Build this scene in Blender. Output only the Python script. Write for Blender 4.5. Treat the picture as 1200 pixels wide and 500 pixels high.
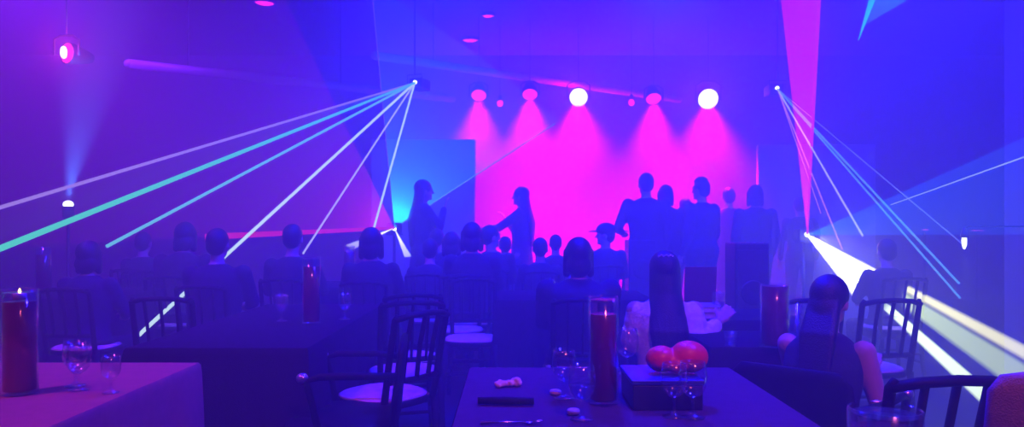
import bpy, bmesh, math, random
from mathutils import Vector, Matrix, Euler
random.seed(7)
PI = math.pi
for _o in list(bpy.data.objects):
    bpy.data.objects.remove(_o)
SC = bpy.context.scene
COL = SC.collection

# ------------------------------------------------------------------ camera
F_PX, CX, HOR, EYE = 866.0, 600.0, 268.0, 1.25
cam_d = bpy.data.cameras.new('camera')
cam_d.sensor_width = 36.0
cam_d.lens = 36.0 * F_PX / 1200.0
cam_d.clip_start = 0.05
cam_d.clip_end = 100
cam_d.shift_y = 18.0 / 1200.0
cam = bpy.data.objects.new('camera', cam_d)
COL.objects.link(cam)
cam.location = (0, 0, EYE)
cam.rotation_euler = (PI / 2, 0, 0)
SC.camera = cam


def at(px, py, Y):
    """The point of the room seen at (px, py) that stands Y metres in front of the camera."""
    return Vector(((px - CX) / F_PX * Y, Y, EYE - (py - HOR) / F_PX * Y))


# ------------------------------------------------------------------ world, exposure, lights
vs = SC.view_settings
vs.view_transform = 'Standard'
try:
    vs.look = 'None'
except Exception:
    pass
vs.exposure = 0.0
vs.gamma = 1.0
vs.use_curve_mapping = False
cy = SC.cycles
cy.max_bounces = 6
cy.diffuse_bounces = 2
cy.glossy_bounces = 2
cy.transmission_bounces = 4
cy.volume_bounces = 0
cy.transparent_max_bounces = 24
cy.sample_clamp_indirect = 4.0
cy.caustics_reflective = False
cy.caustics_refractive = False

W = bpy.data.worlds.new('dark_night')
SC.world = W
W.use_nodes = True
W.node_tree.nodes['Background'].inputs[0].default_value = (0, 0, 0, 1)
W.node_tree.nodes['Background'].inputs[1].default_value = 0

HAZE = 0.11
BLUE = (0.0, 0.016, 1.0)
DEEP = (0.006, 0.004, 1.0)
VIOLET = (0.20, 0.012, 1.0)
MAG = (1.0, 0.0, 0.7)
PINK = (1.0, 0.13, 0.22)


def spot(name, loc, target, color, power, angle, blend=0.6, radius=0.12):
    d = bpy.data.lights.new(name, 'SPOT')
    d.color = color
    d.energy = power
    d.spot_size = math.radians(angle)
    d.spot_blend = blend
    d.shadow_soft_size = radius
    o = bpy.data.objects.new(name, d)
    COL.objects.link(o)
    o.location = loc
    v = Vector(target) - Vector(loc)
    o.rotation_euler = v.to_track_quat('-Z', 'Y').to_euler()
    return o


def point(name, loc, color, power, radius=0.15):
    d = bpy.data.lights.new(name, 'POINT')
    d.color = color
    d.energy = power
    d.shadow_soft_size = radius
    o = bpy.data.objects.new(name, d)
    COL.objects.link(o)
    o.location = loc
    return o


# the ceiling wash lamps of the hall, all above the frame
spot('wash_lamp', (1.6, 7.4, 4.1), (1.6, 8.6, 0.5), BLUE, 2500, 110)
spot('wash_lamp', (-0.6, 6.6, 4.1), (-0.6, 8.0, 0.5), BLUE, 2100, 110)
spot('wash_lamp', (3.2, 5.6, 4.1), (3.2, 7.0, 0.2), BLUE, 1300, 115)
spot('wash_lamp', (0.4, 4.2, 4.1), (0.4, 5.0, 0.0), DEEP, 3700, 140)
spot('wash_lamp', (5.2, 6.5, 4.1), (5.8, 10.5, 1.0), DEEP, 600, 125)
spot('wash_lamp', (-4.8, 7.0, 4.1), (-6.0, 11.0, 1.6), VIOLET, 2300, 105)
spot('wash_lamp', (-3.2, 4.2, 4.1), (-3.6, 5.6, 0.2), (0.12, 0.012, 1.0), 1700, 115)
spot('wash_lamp', (-2.4, 1.4, 4.1), (-2.5, 2.3, 0.6), (0.75, 0.06, 0.8), 460, 75)
spot('wash_lamp', (1.6, 2.0, 4.1), (1.6, 3.6, 0.6), (0.02, 0.01, 1.0), 1300, 140)
spot('wash_lamp', (4.0, 2.4, 4.1), (3.8, 4.0, 0.6), (0.05, 0.006, 1.0), 600, 120)
spot('warm_wash_lamp', (1.0, -0.8, 3.9), (0.5, 3.1, 0.7), PINK, 420, 62, 0.9, 0.25)

# ------------------------------------------------------------------ materials
MATS = {}


def mat(name, col, rough=0.6, var=0.12, scale=14.0, metal=0.0, spec=0.5, bump=0.0, bscale=60.0, coat=0.0):
    if name in MATS:
        return MATS[name]
    m = bpy.data.materials.new(name)
    m.use_nodes = True
    nt = m.node_tree
    p = nt.nodes['Principled BSDF']
    tc = nt.nodes.new('ShaderNodeTexCoord')
    nz = nt.nodes.new('ShaderNodeTexNoise')
    nz.inputs['Scale'].default_value = scale
    nz.inputs['Detail'].default_value = 4
    nt.links.new(tc.outputs['Object'], nz.inputs['Vector'])
    rp = nt.nodes.new('ShaderNodeValToRGB')
    a = [max(0.0, c * (1 - var)) for c in col]
    b = [min(1.0, c * (1 + var)) for c in col]
    rp.color_ramp.elements[0].position = 0.3
    rp.color_ramp.elements[1].position = 0.7
    rp.color_ramp.elements[0].color = (*a, 1)
    rp.color_ramp.elements[1].color = (*b, 1)
    nt.links.new(nz.outputs['Fac'], rp.inputs['Fac'])
    nt.links.new(rp.outputs['Color'], p.inputs['Base Color'])
    p.inputs['Roughness'].default_value = rough
    p.inputs['Metallic'].default_value = metal
    p.inputs['Specular IOR Level'].default_value = spec
    if coat:
        p.inputs['Coat Weight'].default_value = coat
    if bump:
        n2 = nt.nodes.new('ShaderNodeTexNoise')
        n2.inputs['Scale'].default_value = bscale
        nt.links.new(tc.outputs['Object'], n2.inputs['Vector'])
        bp = nt.nodes.new('ShaderNodeBump')
        bp.inputs['Strength'].default_value = bump
        bp.inputs['Distance'].default_value = 0.01
        nt.links.new(n2.outputs['Fac'], bp.inputs['Height'])
        nt.links.new(bp.outputs['Normal'], p.inputs['Normal'])
    MATS[name] = m
    return m


def glow(name, col, strength, sample=False):
    if name in MATS:
        return MATS[name]
    m = bpy.data.materials.new(name)
    m.use_nodes = True
    nt = m.node_tree
    nt.nodes.clear()
    out = nt.nodes.new('ShaderNodeOutputMaterial')
    e = nt.nodes.new('ShaderNodeEmission')
    e.inputs['Color'].default_value = (*col, 1)
    e.inputs['Strength'].default_value = strength
    nt.links.new(e.outputs[0], out.inputs['Surface'])
    if not sample:
        m.cycles.emission_sampling = 'NONE'
    MATS[name] = m
    return m


def clear_glass(name, tint=(1, 1, 1), refl=1.0):
    """Thin clear glass: see-through with a Fresnel reflection."""
    if name in MATS:
        return MATS[name]
    m = bpy.data.materials.new(name)
    m.use_nodes = True
    nt = m.node_tree
    nt.nodes.clear()
    out = nt.nodes.new('ShaderNodeOutputMaterial')
    t = nt.nodes.new('ShaderNodeBsdfTransparent')
    t.inputs['Color'].default_value = (*tint, 1)
    g = nt.nodes.new('ShaderNodeBsdfGlossy')
    g.inputs['Roughness'].default_value = 0.12
    g.inputs['Color'].default_value = (refl, refl, refl, 1)
    lw = nt.nodes.new('ShaderNodeLayerWeight')
    lw.inputs['Blend'].default_value = 0.5
    p3 = nt.nodes.new('ShaderNodeMath')
    p3.operation = 'POWER'
    p3.inputs[1].default_value = 3.5
    nt.links.new(lw.outputs['Facing'], p3.inputs[0])
    m3 = nt.nodes.new('ShaderNodeMath')
    m3.operation = 'MULTIPLY_ADD'
    m3.inputs[1].default_value = 0.55
    m3.inputs[2].default_value = 0.09
    nt.links.new(p3.outputs[0], m3.inputs[0])
    mx = nt.nodes.new('ShaderNodeMixShader')
    nt.links.new(m3.outputs[0], mx.inputs['Fac'])
    nt.links.new(t.outputs[0], mx.inputs[1])
    nt.links.new(g.outputs[0], mx.inputs[2])
    nt.links.new(mx.outputs[0], out.inputs['Surface'])
    MATS[name] = m
    return m


def sheet_light(name, col, strength, power=1.0, floor=0.0):
    """Haze lit inside a laser fan: volume emission, weakening with the distance from the lens (the object's origin)."""
    if name in MATS:
        return MATS[name]
    m = bpy.data.materials.new(name)
    m.use_nodes = True
    nt = m.node_tree
    nt.nodes.clear()
    out = nt.nodes.new('ShaderNodeOutputMaterial')
    e = nt.nodes.new('ShaderNodeEmission')
    e.inputs['Color'].default_value = (*col, 1)
    tc = nt.nodes.new('ShaderNodeTexCoord')
    ln = nt.nodes.new('ShaderNodeVectorMath')
    ln.operation = 'LENGTH'
    nt.links.new(tc.outputs['Object'], ln.inputs[0])
    mxn = nt.nodes.new('ShaderNodeMath')
    mxn.operation = 'MAXIMUM'
    mxn.inputs[1].default_value = 0.25
    nt.links.new(ln.outputs['Value'], mxn.inputs[0])
    pw = nt.nodes.new('ShaderNodeMath')
    pw.operation = 'POWER'
    pw.inputs[1].default_value = -power
    nt.links.new(mxn.outputs[0], pw.inputs[0])
    ml = nt.nodes.new('ShaderNodeMath')
    ml.operation = 'MULTIPLY_ADD'
    ml.inputs[1].default_value = strength
    ml.inputs[2].default_value = floor
    nt.links.new(pw.outputs[0], ml.inputs[0])
    nt.links.new(ml.outputs[0], e.inputs['Strength'])
    nt.links.new(e.outputs[0], out.inputs['Volume'])
    MATS[name] = m
    return m


M_WALL = mat('painted_wall', (0.12, 0.115, 0.13), 0.9, 0.06, 1.2)
M_CEIL = mat('painted_ceiling', (0.10, 0.10, 0.11), 0.95, 0.06, 0.8)
M_FLOOR = mat('dark_floor', (0.03, 0.027, 0.03), 0.55, 0.25, 3.0, spec=0.2)
M_DRAPE = mat('stage_flat', (0.42, 0.42, 0.45), 0.9, 0.05, 2.0)
M_BLACK = mat('black_plastic', (0.012, 0.012, 0.014), 0.45, 0.3, 20)
M_METAL = mat('dark_metal', (0.05, 0.05, 0.055), 0.35, 0.2, 25, 0.6)
M_PIPE = mat('painted_pipe', (0.2, 0.2, 0.21), 0.5, 0.1, 6)
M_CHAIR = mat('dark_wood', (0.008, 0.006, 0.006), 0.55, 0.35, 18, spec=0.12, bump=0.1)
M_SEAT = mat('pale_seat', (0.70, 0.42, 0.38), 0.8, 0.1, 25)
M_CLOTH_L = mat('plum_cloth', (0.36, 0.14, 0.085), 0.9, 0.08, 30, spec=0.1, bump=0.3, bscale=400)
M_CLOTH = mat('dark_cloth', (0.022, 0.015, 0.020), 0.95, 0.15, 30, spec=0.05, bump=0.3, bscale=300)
M_RUNNER = mat('runner_cloth', (0.09, 0.05, 0.075), 0.95, 0.12, 30, spec=0.05, bump=0.3, bscale=300)
M_GLASS = clear_glass('clear_glass', (0.96, 0.96, 0.98))
M_WATER = clear_glass('water_surface', (0.75, 0.78, 0.95))
M_RED = mat('red_water', (0.26, 0.001, 0.03), 0.25, 0.15, 10)
M_WAX = mat('white_wax', (0.8, 0.75, 0.7), 0.5, 0.05, 20)
M_SKIN = mat('skin', (0.50, 0.30, 0.23), 0.55, 0.08, 12)
M_HAIR = mat('black_hair', (0.010, 0.008, 0.009), 0.45, 0.4, 60, bump=0.4, bscale=150)
M_WHITE = mat('white_cotton', (0.72, 0.68, 0.66), 0.9, 0.08, 18, bump=0.35, bscale=70)
CLOTHES = [mat('charcoal_cotton', (0.02, 0.02, 0.025), 0.9, 0.2, 15, bump=0.2),
           mat('navy_cotton', (0.015, 0.018, 0.04), 0.9, 0.2, 15, bump=0.2),
           mat('brown_cotton', (0.035, 0.022, 0.018), 0.9, 0.2, 15, bump=0.2)]
M_TROUSER = mat('black_trouser', (0.012, 0.012, 0.015), 0.9, 0.2, 15, bump=0.2)


# ------------------------------------------------------------------ mesh helpers
def frame(d):
    d = d.normalized()
    u = Vector((0, 0, 1)) if abs(d.z) < 0.95 else Vector((1, 0, 0))
    a = d.cross(u).normalized()
    return a, d.cross(a).normalized()


def tube(bm, pts, r, seg=10, caps=True, flat=1.0):
    pts = [Vector(p) for p in pts]
    n = len(pts)
    rs = list(r) if isinstance(r, (list, tuple)) else [r] * n
    rings = []
    a = None
    for i, p in enumerate(pts):
        d = (pts[min(i + 1, n - 1)] - pts[max(i - 1, 0)])
        if a is None:
            a, b = frame(d)
        else:
            d = d.normalized()
            a = (a - d * a.dot(d)).normalized()
            b = d.cross(a).normalized()
        rings.append([bm.verts.new(p + rs[i] * (math.cos(t) * a + math.sin(t) * b * flat))
                      for t in [2 * PI * k / seg for k in range(seg)]])
    for i in range(n - 1):
        for k in range(seg):
            bm.faces.new((rings[i][k], rings[i][(k + 1) % seg], rings[i + 1][(k + 1) % seg], rings[i + 1][k]))
    if caps:
        bm.faces.new(list(reversed(rings[0])))
        bm.faces.new(rings[-1])


def ell(bm, c, r, seg=16, rot=None):
    M = Matrix.Translation(Vector(c)) @ (rot.to_matrix().to_4x4() if rot else Matrix.Identity(4)) @ Matrix.Diagonal((*r, 1))
    bmesh.ops.create_uvsphere(bm, u_segments=seg, v_segments=max(6, seg * 2 // 3), radius=1.0, matrix=M)


def capsule(bm, p, q, r1, r2, seg=12):
    p, q = Vector(p), Vector(q)
    tube(bm, [p, q], [r1, r2], seg)
    ell(bm, p, (r1, r1, r1), seg)
    ell(bm, q, (r2, r2, r2), seg)


def box(bm, c, s, rz=0.0, rx=0.0):
    M = Matrix.Translation(Vector(c)) @ Euler((rx, 0, rz)).to_matrix().to_4x4() @ Matrix.Diagonal((*s, 1))
    return bmesh.ops.create_cube(bm, size=1.0, matrix=M)


def lathe(bm, prof, seg=28, c=(0, 0, 0), close=True):
    c = Vector(c)
    rings = []
    for (r, z) in prof:
        if r < 1e-6:
            rings.append([bm.verts.new(c + Vector((0, 0, z)))])
        else:
            rings.append([bm.verts.new(c + Vector((r * math.cos(2 * PI * k / seg), r * math.sin(2 * PI * k / seg), z))) for k in range(seg)])
    for a, b in zip(rings, rings[1:]):
        for k in range(seg):
            k2 = (k + 1) % seg
            if len(a) == 1 and len(b) == 1:
                continue
            if len(a) == 1:
                bm.faces.new((a[0], b[k2], b[k]))
            elif len(b) == 1:
                bm.faces.new((a[k], a[k2], b[0]))
            else:
                bm.faces.new((a[k], a[k2], b[k2], b[k]))
    if close:
        for r in (rings[0], rings[-1]):
            if len(r) > 2:
                bm.faces.new(r)


def loft(bm, rows, seg=20, power=2.0):
    """rows of (z, half width, half depth, y offset[, x offset]): closed elliptic rings."""
    rings = []
    for row in rows:
        z, hx, hy, oy = row[:4]
        ox = row[4] if len(row) > 4 else 0
        ring = []
        for k in range(seg):
            t = 2 * PI * k / seg
            c, s = math.cos(t), math.sin(t)
            e = 2.0 / power
            ring.append(bm.verts.new((ox + hx * math.copysign(abs(c) ** e, c), oy + hy * math.copysign(abs(s) ** e, s), z)))
        rings.append(ring)
    for a, b in zip(rings, rings[1:]):
        for k in range(seg):
            bm.faces.new((a[k], a[(k + 1) % seg], b[(k + 1) % seg], b[k]))
    bm.faces.new(list(reversed(rings[0])))
    bm.faces.new(rings[-1])


def obj(name, bm, m, parent=None, smooth=True, bevel=0.0, solid=0.0, loc=None, rot=None):
    bmesh.ops.recalc_face_normals(bm, faces=bm.faces)
    me = bpy.data.meshes.new(name)
    bm.to_mesh(me)
    bm.free()
    return link(name, me, m, parent, smooth, bevel, solid, loc, rot)


def link(name, me, m, parent=None, smooth=True, bevel=0.0, solid=0.0, loc=None, rot=None):
    me.materials.clear()
    me.materials.append(m)
    if smooth:
        for p in me.polygons:
            p.use_smooth = True
        if smooth == 'auto':
            me.set_sharp_from_angle(angle=math.radians(40))
    o = bpy.data.objects.new(name, me)
    COL.objects.link(o)
    if parent:
        o.parent = parent
    if loc is not None:
        o.location = loc
    if rot is not None:
        o.rotation_euler = rot
    if bevel:
        b = o.modifiers.new('bevel', 'BEVEL')
        b.width = bevel
        b.segments = 2
        b.limit_method = 'ANGLE'
    if solid:
        s = o.modifiers.new('solid', 'SOLIDIFY')
        s.thickness = solid
    return o


def tag(o, label, cat, group=None):
    o['label'] = label
    o['category'] = cat
    if group:
        o['group'] = group
    return o


def thing(name, label, cat, loc=(0, 0, 0), rz=0.0, group=None, scale=1.0):
    o = bpy.data.objects.new(name, None)
    o.empty_display_size = 0.1
    COL.objects.link(o)
    o.location = loc
    o.rotation_euler = (0, 0, rz)
    o.scale = (scale,) * 3
    return tag(o, label, cat, group)


def struct(name, bm, m, **k):
    o = obj(name, bm, m, **k)
    o['kind'] = 'structure'
    return o


def dup(root, loc, rz, label, group=None, scale=None):
    r = root.copy()
    COL.objects.link(r)
    r.location = loc
    r.rotation_euler = (0, 0, rz)
    r['label'] = label
    if group:
        r['group'] = group
    if scale:
        r.scale = (scale,) * 3
    for ch in list(root.children):
        c = ch.copy()
        COL.objects.link(c)
        c.parent = r
        for g in list(ch.children):
            d = g.copy()
            COL.objects.link(d)
            d.parent = c
    return r


def remeshed(bm, voxel, smooth_it=4):
    """One continuous surface out of overlapping closed shapes."""
    bmesh.ops.recalc_face_normals(bm, faces=bm.faces)
    me = bpy.data.meshes.new('tmp')
    bm.to_mesh(me)
    bm.free()
    o = bpy.data.objects.new('tmp', me)
    COL.objects.link(o)
    r = o.modifiers.new('r', 'REMESH')
    r.mode = 'VOXEL'
    r.voxel_size = voxel
    s = o.modifiers.new('s', 'SMOOTH')
    s.iterations = smooth_it
    s.factor = 0.5
    dg = bpy.context.evaluated_depsgraph_get()
    out = bpy.data.meshes.new_from_object(o.evaluated_get(dg))
    bpy.data.objects.remove(o)
    bpy.data.meshes.remove(me)
    return out


# ------------------------------------------------------------------ the room
XW, YB, ZC, YF = 9.6, 13.0, 4.3, -3.0
b = bmesh.new(); box(b, (0, (YB + YF) / 2, -0.05), (2 * XW, YB - YF, 0.1)); struct('floor', b, M_FLOOR, smooth=False)
b = bmesh.new(); box(b, (0, (YB + YF) / 2, ZC + 0.05), (2 * XW, YB - YF, 0.1)); struct('ceiling', b, M_CEIL, smooth=False)
b = bmesh.new(); box(b, (0, YB + 0.05, ZC / 2), (2 * XW, 0.1, ZC)); struct('wall_back', b, M_WALL, smooth=False)
b = bmesh.new(); box(b, (0, YF - 0.05, ZC / 2), (2 * XW, 0.1, ZC)); struct('wall_front', b, M_WALL, smooth=False)
b = bmesh.new(); box(b, (-XW - 0.05, (YB + YF) / 2, ZC / 2), (0.1, YB - YF, ZC)); struct('wall_left', b, M_WALL, smooth=False)
b = bmesh.new(); box(b, (XW + 0.05, (YB + YF) / 2, ZC / 2), (0.1, YB - YF, ZC)); struct('wall_right', b, M_WALL, smooth=False)

# stage flats either side of the recess the magenta lamps fill
b = bmesh.new(); box(b, (-1.19, 9.95, 1.225), (1.4, 0.10, 2.45)); struct('trim_1', b, M_DRAPE, smooth=False, bevel=0.02)
b = bmesh.new(); box(b, (4.15, 10.1, 1.20), (1.6, 0.10, 2.40)); struct('trim_2', b, M_DRAPE, smooth=False, bevel=0.02)
# the pillar at the right of the frame
b = bmesh.new(); box(b, (4.75, 6.2, ZC / 2), (0.85, 0.6, ZC)); struct('trim_3', b, M_WALL, smooth=False, bevel=0.01)

# the haze that fills the hall
hz = bpy.data.materials.new('haze')
hz.use_nodes = True
nt = hz.node_tree
nt.nodes.clear()
out = nt.nodes.new('ShaderNodeOutputMaterial')
vsn = nt.nodes.new('ShaderNodeVolumeScatter')
vsn.inputs['Color'].default_value = (1, 1, 1, 1)
vsn.inputs['Density'].default_value = HAZE
vsn.inputs['Anisotropy'].default_value = 0.5
nt.links.new(vsn.outputs[0], out.inputs['Volume'])
hz.cycles.volume_sampling = 'EQUIANGULAR'
hz.cycles.homogeneous_volume = True
b = bmesh.new(); box(b, (0, (YB + YF) / 2, ZC / 2), (2 * XW + 0.3, YB - YF + 0.3, ZC + 0.3))
ho = obj('haze', b, hz, smooth=False)
ho['kind'] = 'stuff'
tag(ho, 'theatrical haze filling the whole hall', 'haze')

# ------------------------------------------------------------------ lamps of the hall
M_LENS_W = glow('white_hot_lens', (1.0, 0.93, 0.98), 4.0)
M_LENS_M = glow('magenta_lens', (1.0, 0.01, 0.75), 4.0)
M_LENS_B = glow('blue_white_lens', (0.75, 0.85, 1.0), 6.0)
M_LENS_P = glow('pink_lens', (1.0, 0.02, 0.30), 3.5)


def par_lamp(label, p, aim, r, lens, facing, group=None, stem=True):
    """A round PAR lamp: can, lens, yoke, and the rod that hangs it from the ceiling."""
    root = thing('stage_lamp', label, 'stage lamp', p, 0, group)
    d = (Vector(aim) - Vector(p)).normalized()
    q = d.to_track_quat('Z', 'Y').to_euler()
    bm = bmesh.new()
    lathe(bm, [(0, -0.26), (r * 0.45, -0.26), (r * 0.62, -0.22), (r * 0.9, -0.10), (r * 1.06, -0.06), (r * 1.06, 0.0), (r * 0.97, 0.0), (r * 0.97, -0.03), (0, -0.03)], 28, close=False)
    can = obj('can', bm, M_BLACK, root, smooth='auto', rot=q)
    bm = bmesh.new()
    lathe(bm, [(0, 0.012), (r * 0.5, 0.008), (r * 0.96, -0.01), (r * 0.96, -0.028), (0, -0.028)], 28, close=False)
    obj('lens', bm, lens, root, rot=q)
    bm = bmesh.new()
    w = r * 1.2
    tube(bm, [(-w, 0, -0.02), (-w, 0, r * 1.3), (-w * 0.5, 0, r * 1.7), (w * 0.5, 0, r * 1.7), (w, 0, r * 1.3), (w, 0, -0.02)], 0.012, 8)
    obj('yoke', bm, M_METAL, root)
    if stem:
        bm = bmesh.new()
        tube(bm, [(0, 0, r * 1.7), (0, 0, ZC - p[2])], 0.006, 8)
        obj('hanging_rod', bm, M_METAL, root)
    return root


def beamed_spot(p, aim, color, power, angle, blend, radius=0.08):
    d = (Vector(aim) - Vector(p)).normalized()
    return spot('lamp_light', Vector(p) + d * 0.06, aim, color, power, angle, blend, radius)


G = 'magenta stage lamps'
YS = 10.6
specs = [(561, 112, 0.11, 'small magenta stage lamp at the far left, pointing straight down', 'down', 2300),
         (621, 111, 0.11, 'magenta stage lamp second from the left, pointing down', 'down', 3200),
         (678, 114, 0.135, 'left of the two white-hot stage lamps facing the hall', 'cam', 8500),
         (766, 116, 0.11, 'magenta stage lamp between the two white-hot ones, pointing down', 'down', 3200),
         (830, 116, 0.15, 'right of the two white-hot stage lamps facing the hall', 'cam', 8500)]
for px, py, r, lab, kind, pw in specs:
    p = at(px, py, YS)
    if kind == 'cam':
        aim = p + Vector((-0.05, -1.0, -0.36))
        par_lamp(lab, p, aim, r, M_LENS_W, True, G)
        beamed_spot(p, p + Vector((0, 0.12, -1.0)), MAG, pw, 96, 0.8)
        point('added_spill', p + Vector((0, -0.22, 0.03)), MAG, 9, 0.1)  # added point light for the halo round the lens
        point("added_spill", p + Vector((0, 0.42, 0.12)), MAG, 14, 0.08)  # added point light behind the can, brightens the pipe
    else:
        aim = p + Vector((0, -0.75, -0.9))
        par_lamp(lab, p, aim, r, M_LENS_M, False, G)
        beamed_spot(p, p + Vector((0, 0.0, -1.0)), MAG, pw * 1.6, 80, 0.9)
# added unseen lamps behind the performers, brightening the back wall with magenta
spot('backdrop_fill', (0.3, 12.0, 0.15), (0.5, 13.0, 1.7), MAG, 1500, 120, 0.9)
spot('backdrop_fill', (2.4, 12.0, 0.15), (2.2, 13.0, 1.7), MAG, 1500, 120, 0.9)

p = at(78, 62, 7.2)
par_lamp('single pink lamp with white centre high on the left', p, p + Vector((-0.42, -0.91, 0.0)), 0.10, glow('pink_hot_lens', (1.0, 0.01, 0.22), 4.0), True)
bm = bmesh.new(); ell(bm, (-0.012, -0.026, 0), (0.032, 0.032, 0.062), 14)
bulb = obj('bulb', bm, M_LENS_W, [o for o in bpy.data.objects if o.name.startswith('stage_lamp')][-1])
point('lamp_light', p + Vector((0.04, -0.1, 0)), (1.0, 0.02, 0.5), 18, 0.06)

# little bulbs beside the pipes
for px, py, lab in ((586, 121, 'tiny pink bulb between the two leftmost magenta lamps'), (740, 120, 'tiny pink bulb under the pipe near the white-hot lamp')):
    p = at(px, py, YS)
    t = thing('small_bulb', lab, 'bulb', p, 0)
    bm = bmesh.new(); ell(bm, (0, 0, 0), (0.045, 0.045, 0.05), 12); obj('bulb', bm, M_LENS_M, t)
    bm = bmesh.new(); lathe(bm, [(0.02, 0.04), (0.026, 0.05), (0.026, 0.10), (0.01, 0.12)], 12); tube(bm, [(0, 0, 0.11), (0, 0, ZC - p.z)], 0.006, 6); obj('cord', bm, M_METAL, t)

# ceiling downlights
for px, py, r, lab in ((551, 45, 0.15, 'pink ceiling downlight nearest above the hanging left laser'),
                       (572, 16, 0.10, 'smaller pink ceiling downlight towards the top centre'),
                       (310, 1, 0.15, 'pink ceiling downlight cut by the top edge')):
    Y = (ZC - EYE) * F_PX / (HOR - py)
    p = Vector(((px - CX) / F_PX * Y, Y, ZC))
    t = thing('ceiling_downlight', lab, 'ceiling light', p, 0, 'pink ceiling downlights')
    bm = bmesh.new(); lathe(bm, [(r, 0), (r * 1.05, -0.02), (r * 0.95, -0.045), (r * 0.8, -0.03), (r * 0.8, 0)], 24, close=False); obj('ring', bm, M_METAL, t)
    bm = bmesh.new(); lathe(bm, [(0, -0.05), (r * 0.5, -0.045), (r * 0.8, -0.028), (r * 0.8, -0.01), (0, -0.01)], 24, close=False); obj('lens', bm, M_LENS_P, t)

# the two diagonal ceiling pipes
def pipe(label, a, c, m=M_PIPE):
    a, c = Vector(a), Vector(c)
    t = thing('lighting_pipe', label, 'pipe', a)
    bm = bmesh.new(); capsule(bm, (0, 0, 0), c - a, 0.055, 0.055, 14); obj('tube', bm, m, t)
    for f in (0.15, 0.6):
        q = (c - a) * f
        bm = bmesh.new(); tube(bm, [q + Vector((0, 0, 0.04)), q + Vector((0, 0, ZC - a.z))], 0.008, 6); obj('hanging_rod', bm, M_METAL, t)
pipe('pale pipe hung diagonally, ending right of the left hanging laser', (-4.3, 8.3, 3.1), (-0.85, 10.5, 3.1))
pipe('pale pipe hung diagonally above the white-hot stage lamps', (-1.74, 9.4, 3.45), (2.85, 12.6, 3.45), mat('white_pipe', (0.75, 0.74, 0.75), 0.5, 0.06, 6))

# the blue uplight on its stand at the left
p = at(80, 238, 7.0)
t = thing('uplight', 'blue-white uplight on a thin stand throwing a blue cone upwards', 'uplight', (p.x, p.y, 0))
bm = bmesh.new(); lathe(bm, [(0.16, 0), (0.16, 0.015), (0.03, 0.03), (0.015, 0.05), (0.015, p.z - 0.16), (0.0, p.z - 0.16)], 18); obj('stand', bm, M_METAL, t)
bm = bmesh.new(); lathe(bm, [(0.0, p.z - 0.16), (0.045, p.z - 0.15), (0.055, p.z - 0.03), (0.05, p.z - 0.03), (0.04, p.z - 0.10), (0, p.z - 0.10)], 18, close=False); obj('can', bm, M_BLACK, t)
bm = bmesh.new(); ell(bm, (0, 0, p.z - 0.01), (0.045, 0.045, 0.035), 14); obj('lens', bm, M_LENS_B, t)
spot('lamp_light', p + Vector((0, 0, 0.05)), p + Vector((0.10, 0.1, 1.0)), (0.06, 0.20, 1.0), 2600, 34, 1.0, 0.03)

# small wall lamp on the pillar
p = at(1130, 274, 5.8)
t = thing('wall_lamp', 'small bright lamp on the pillar at right shining downwards', 'wall lamp', p)
bm = bmesh.new(); lathe(bm, [(0, 0.05), (0.012, 0.05), (0.026, 0.0), (0.03, -0.03), (0.024, -0.03), (0.01, 0.02)], 14, close=False); obj('shade', bm, M_METAL, t)
bm = bmesh.new(); ell(bm, (0, 0, -0.05), (0.018, 0.018, 0.07), 12); obj('lamp_bulb', bm, M_LENS_B, t)
bm = bmesh.new(); tube(bm, [(0, 0, 0.045), (0.06, 0.05, 0.06), (0.75, 0.1, 0.06)], 0.006, 6); obj('arm', bm, M_METAL, t)
spot('lamp_light', p + Vector((0, 0, -0.14)), p + Vector((0, 0, -2)), (0.35, 0.45, 1.0), 110, 24, 1.0, 0.02)

# thin pink strip lights
for px0, px1, py, Y, lab in ((831, 856, 339.5, 9.9, 'short pink strip light behind the white-bloused person'),
                             (1081, 1088, 269, 11.5, 'tiny pink strip light left of the wall lamp'),
                             (1139, 1152, 270, 12.6, 'short pink strip light right of the wall lamp')):
    a, c = at(px0, py, Y), at(px1, py, Y)
    t = thing('strip_light', lab, 'strip light', a)
    bm = bmesh.new(); box(bm, ((c - a) * 0.5), ((c - a).length, 0.03, 0.035 if Y < 10 else 0.018)); obj('diffuser', bm, glow('pink_strip', (1.0, 0.02, 0.75), 1.0), t, smooth=False, bevel=0.006)
    bm = bmesh.new(); box(bm, ((c - a) * 0.5 + Vector((0, 0.03, 0))), ((c - a).length + 0.02, 0.03, 0.04)); box(bm, ((c - a) * 0.5 + Vector((0, 0.03, -a.z / 2))), (0.03, 0.03, a.z)); obj('housing', bm, M_BLACK, t, smooth=False)


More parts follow.
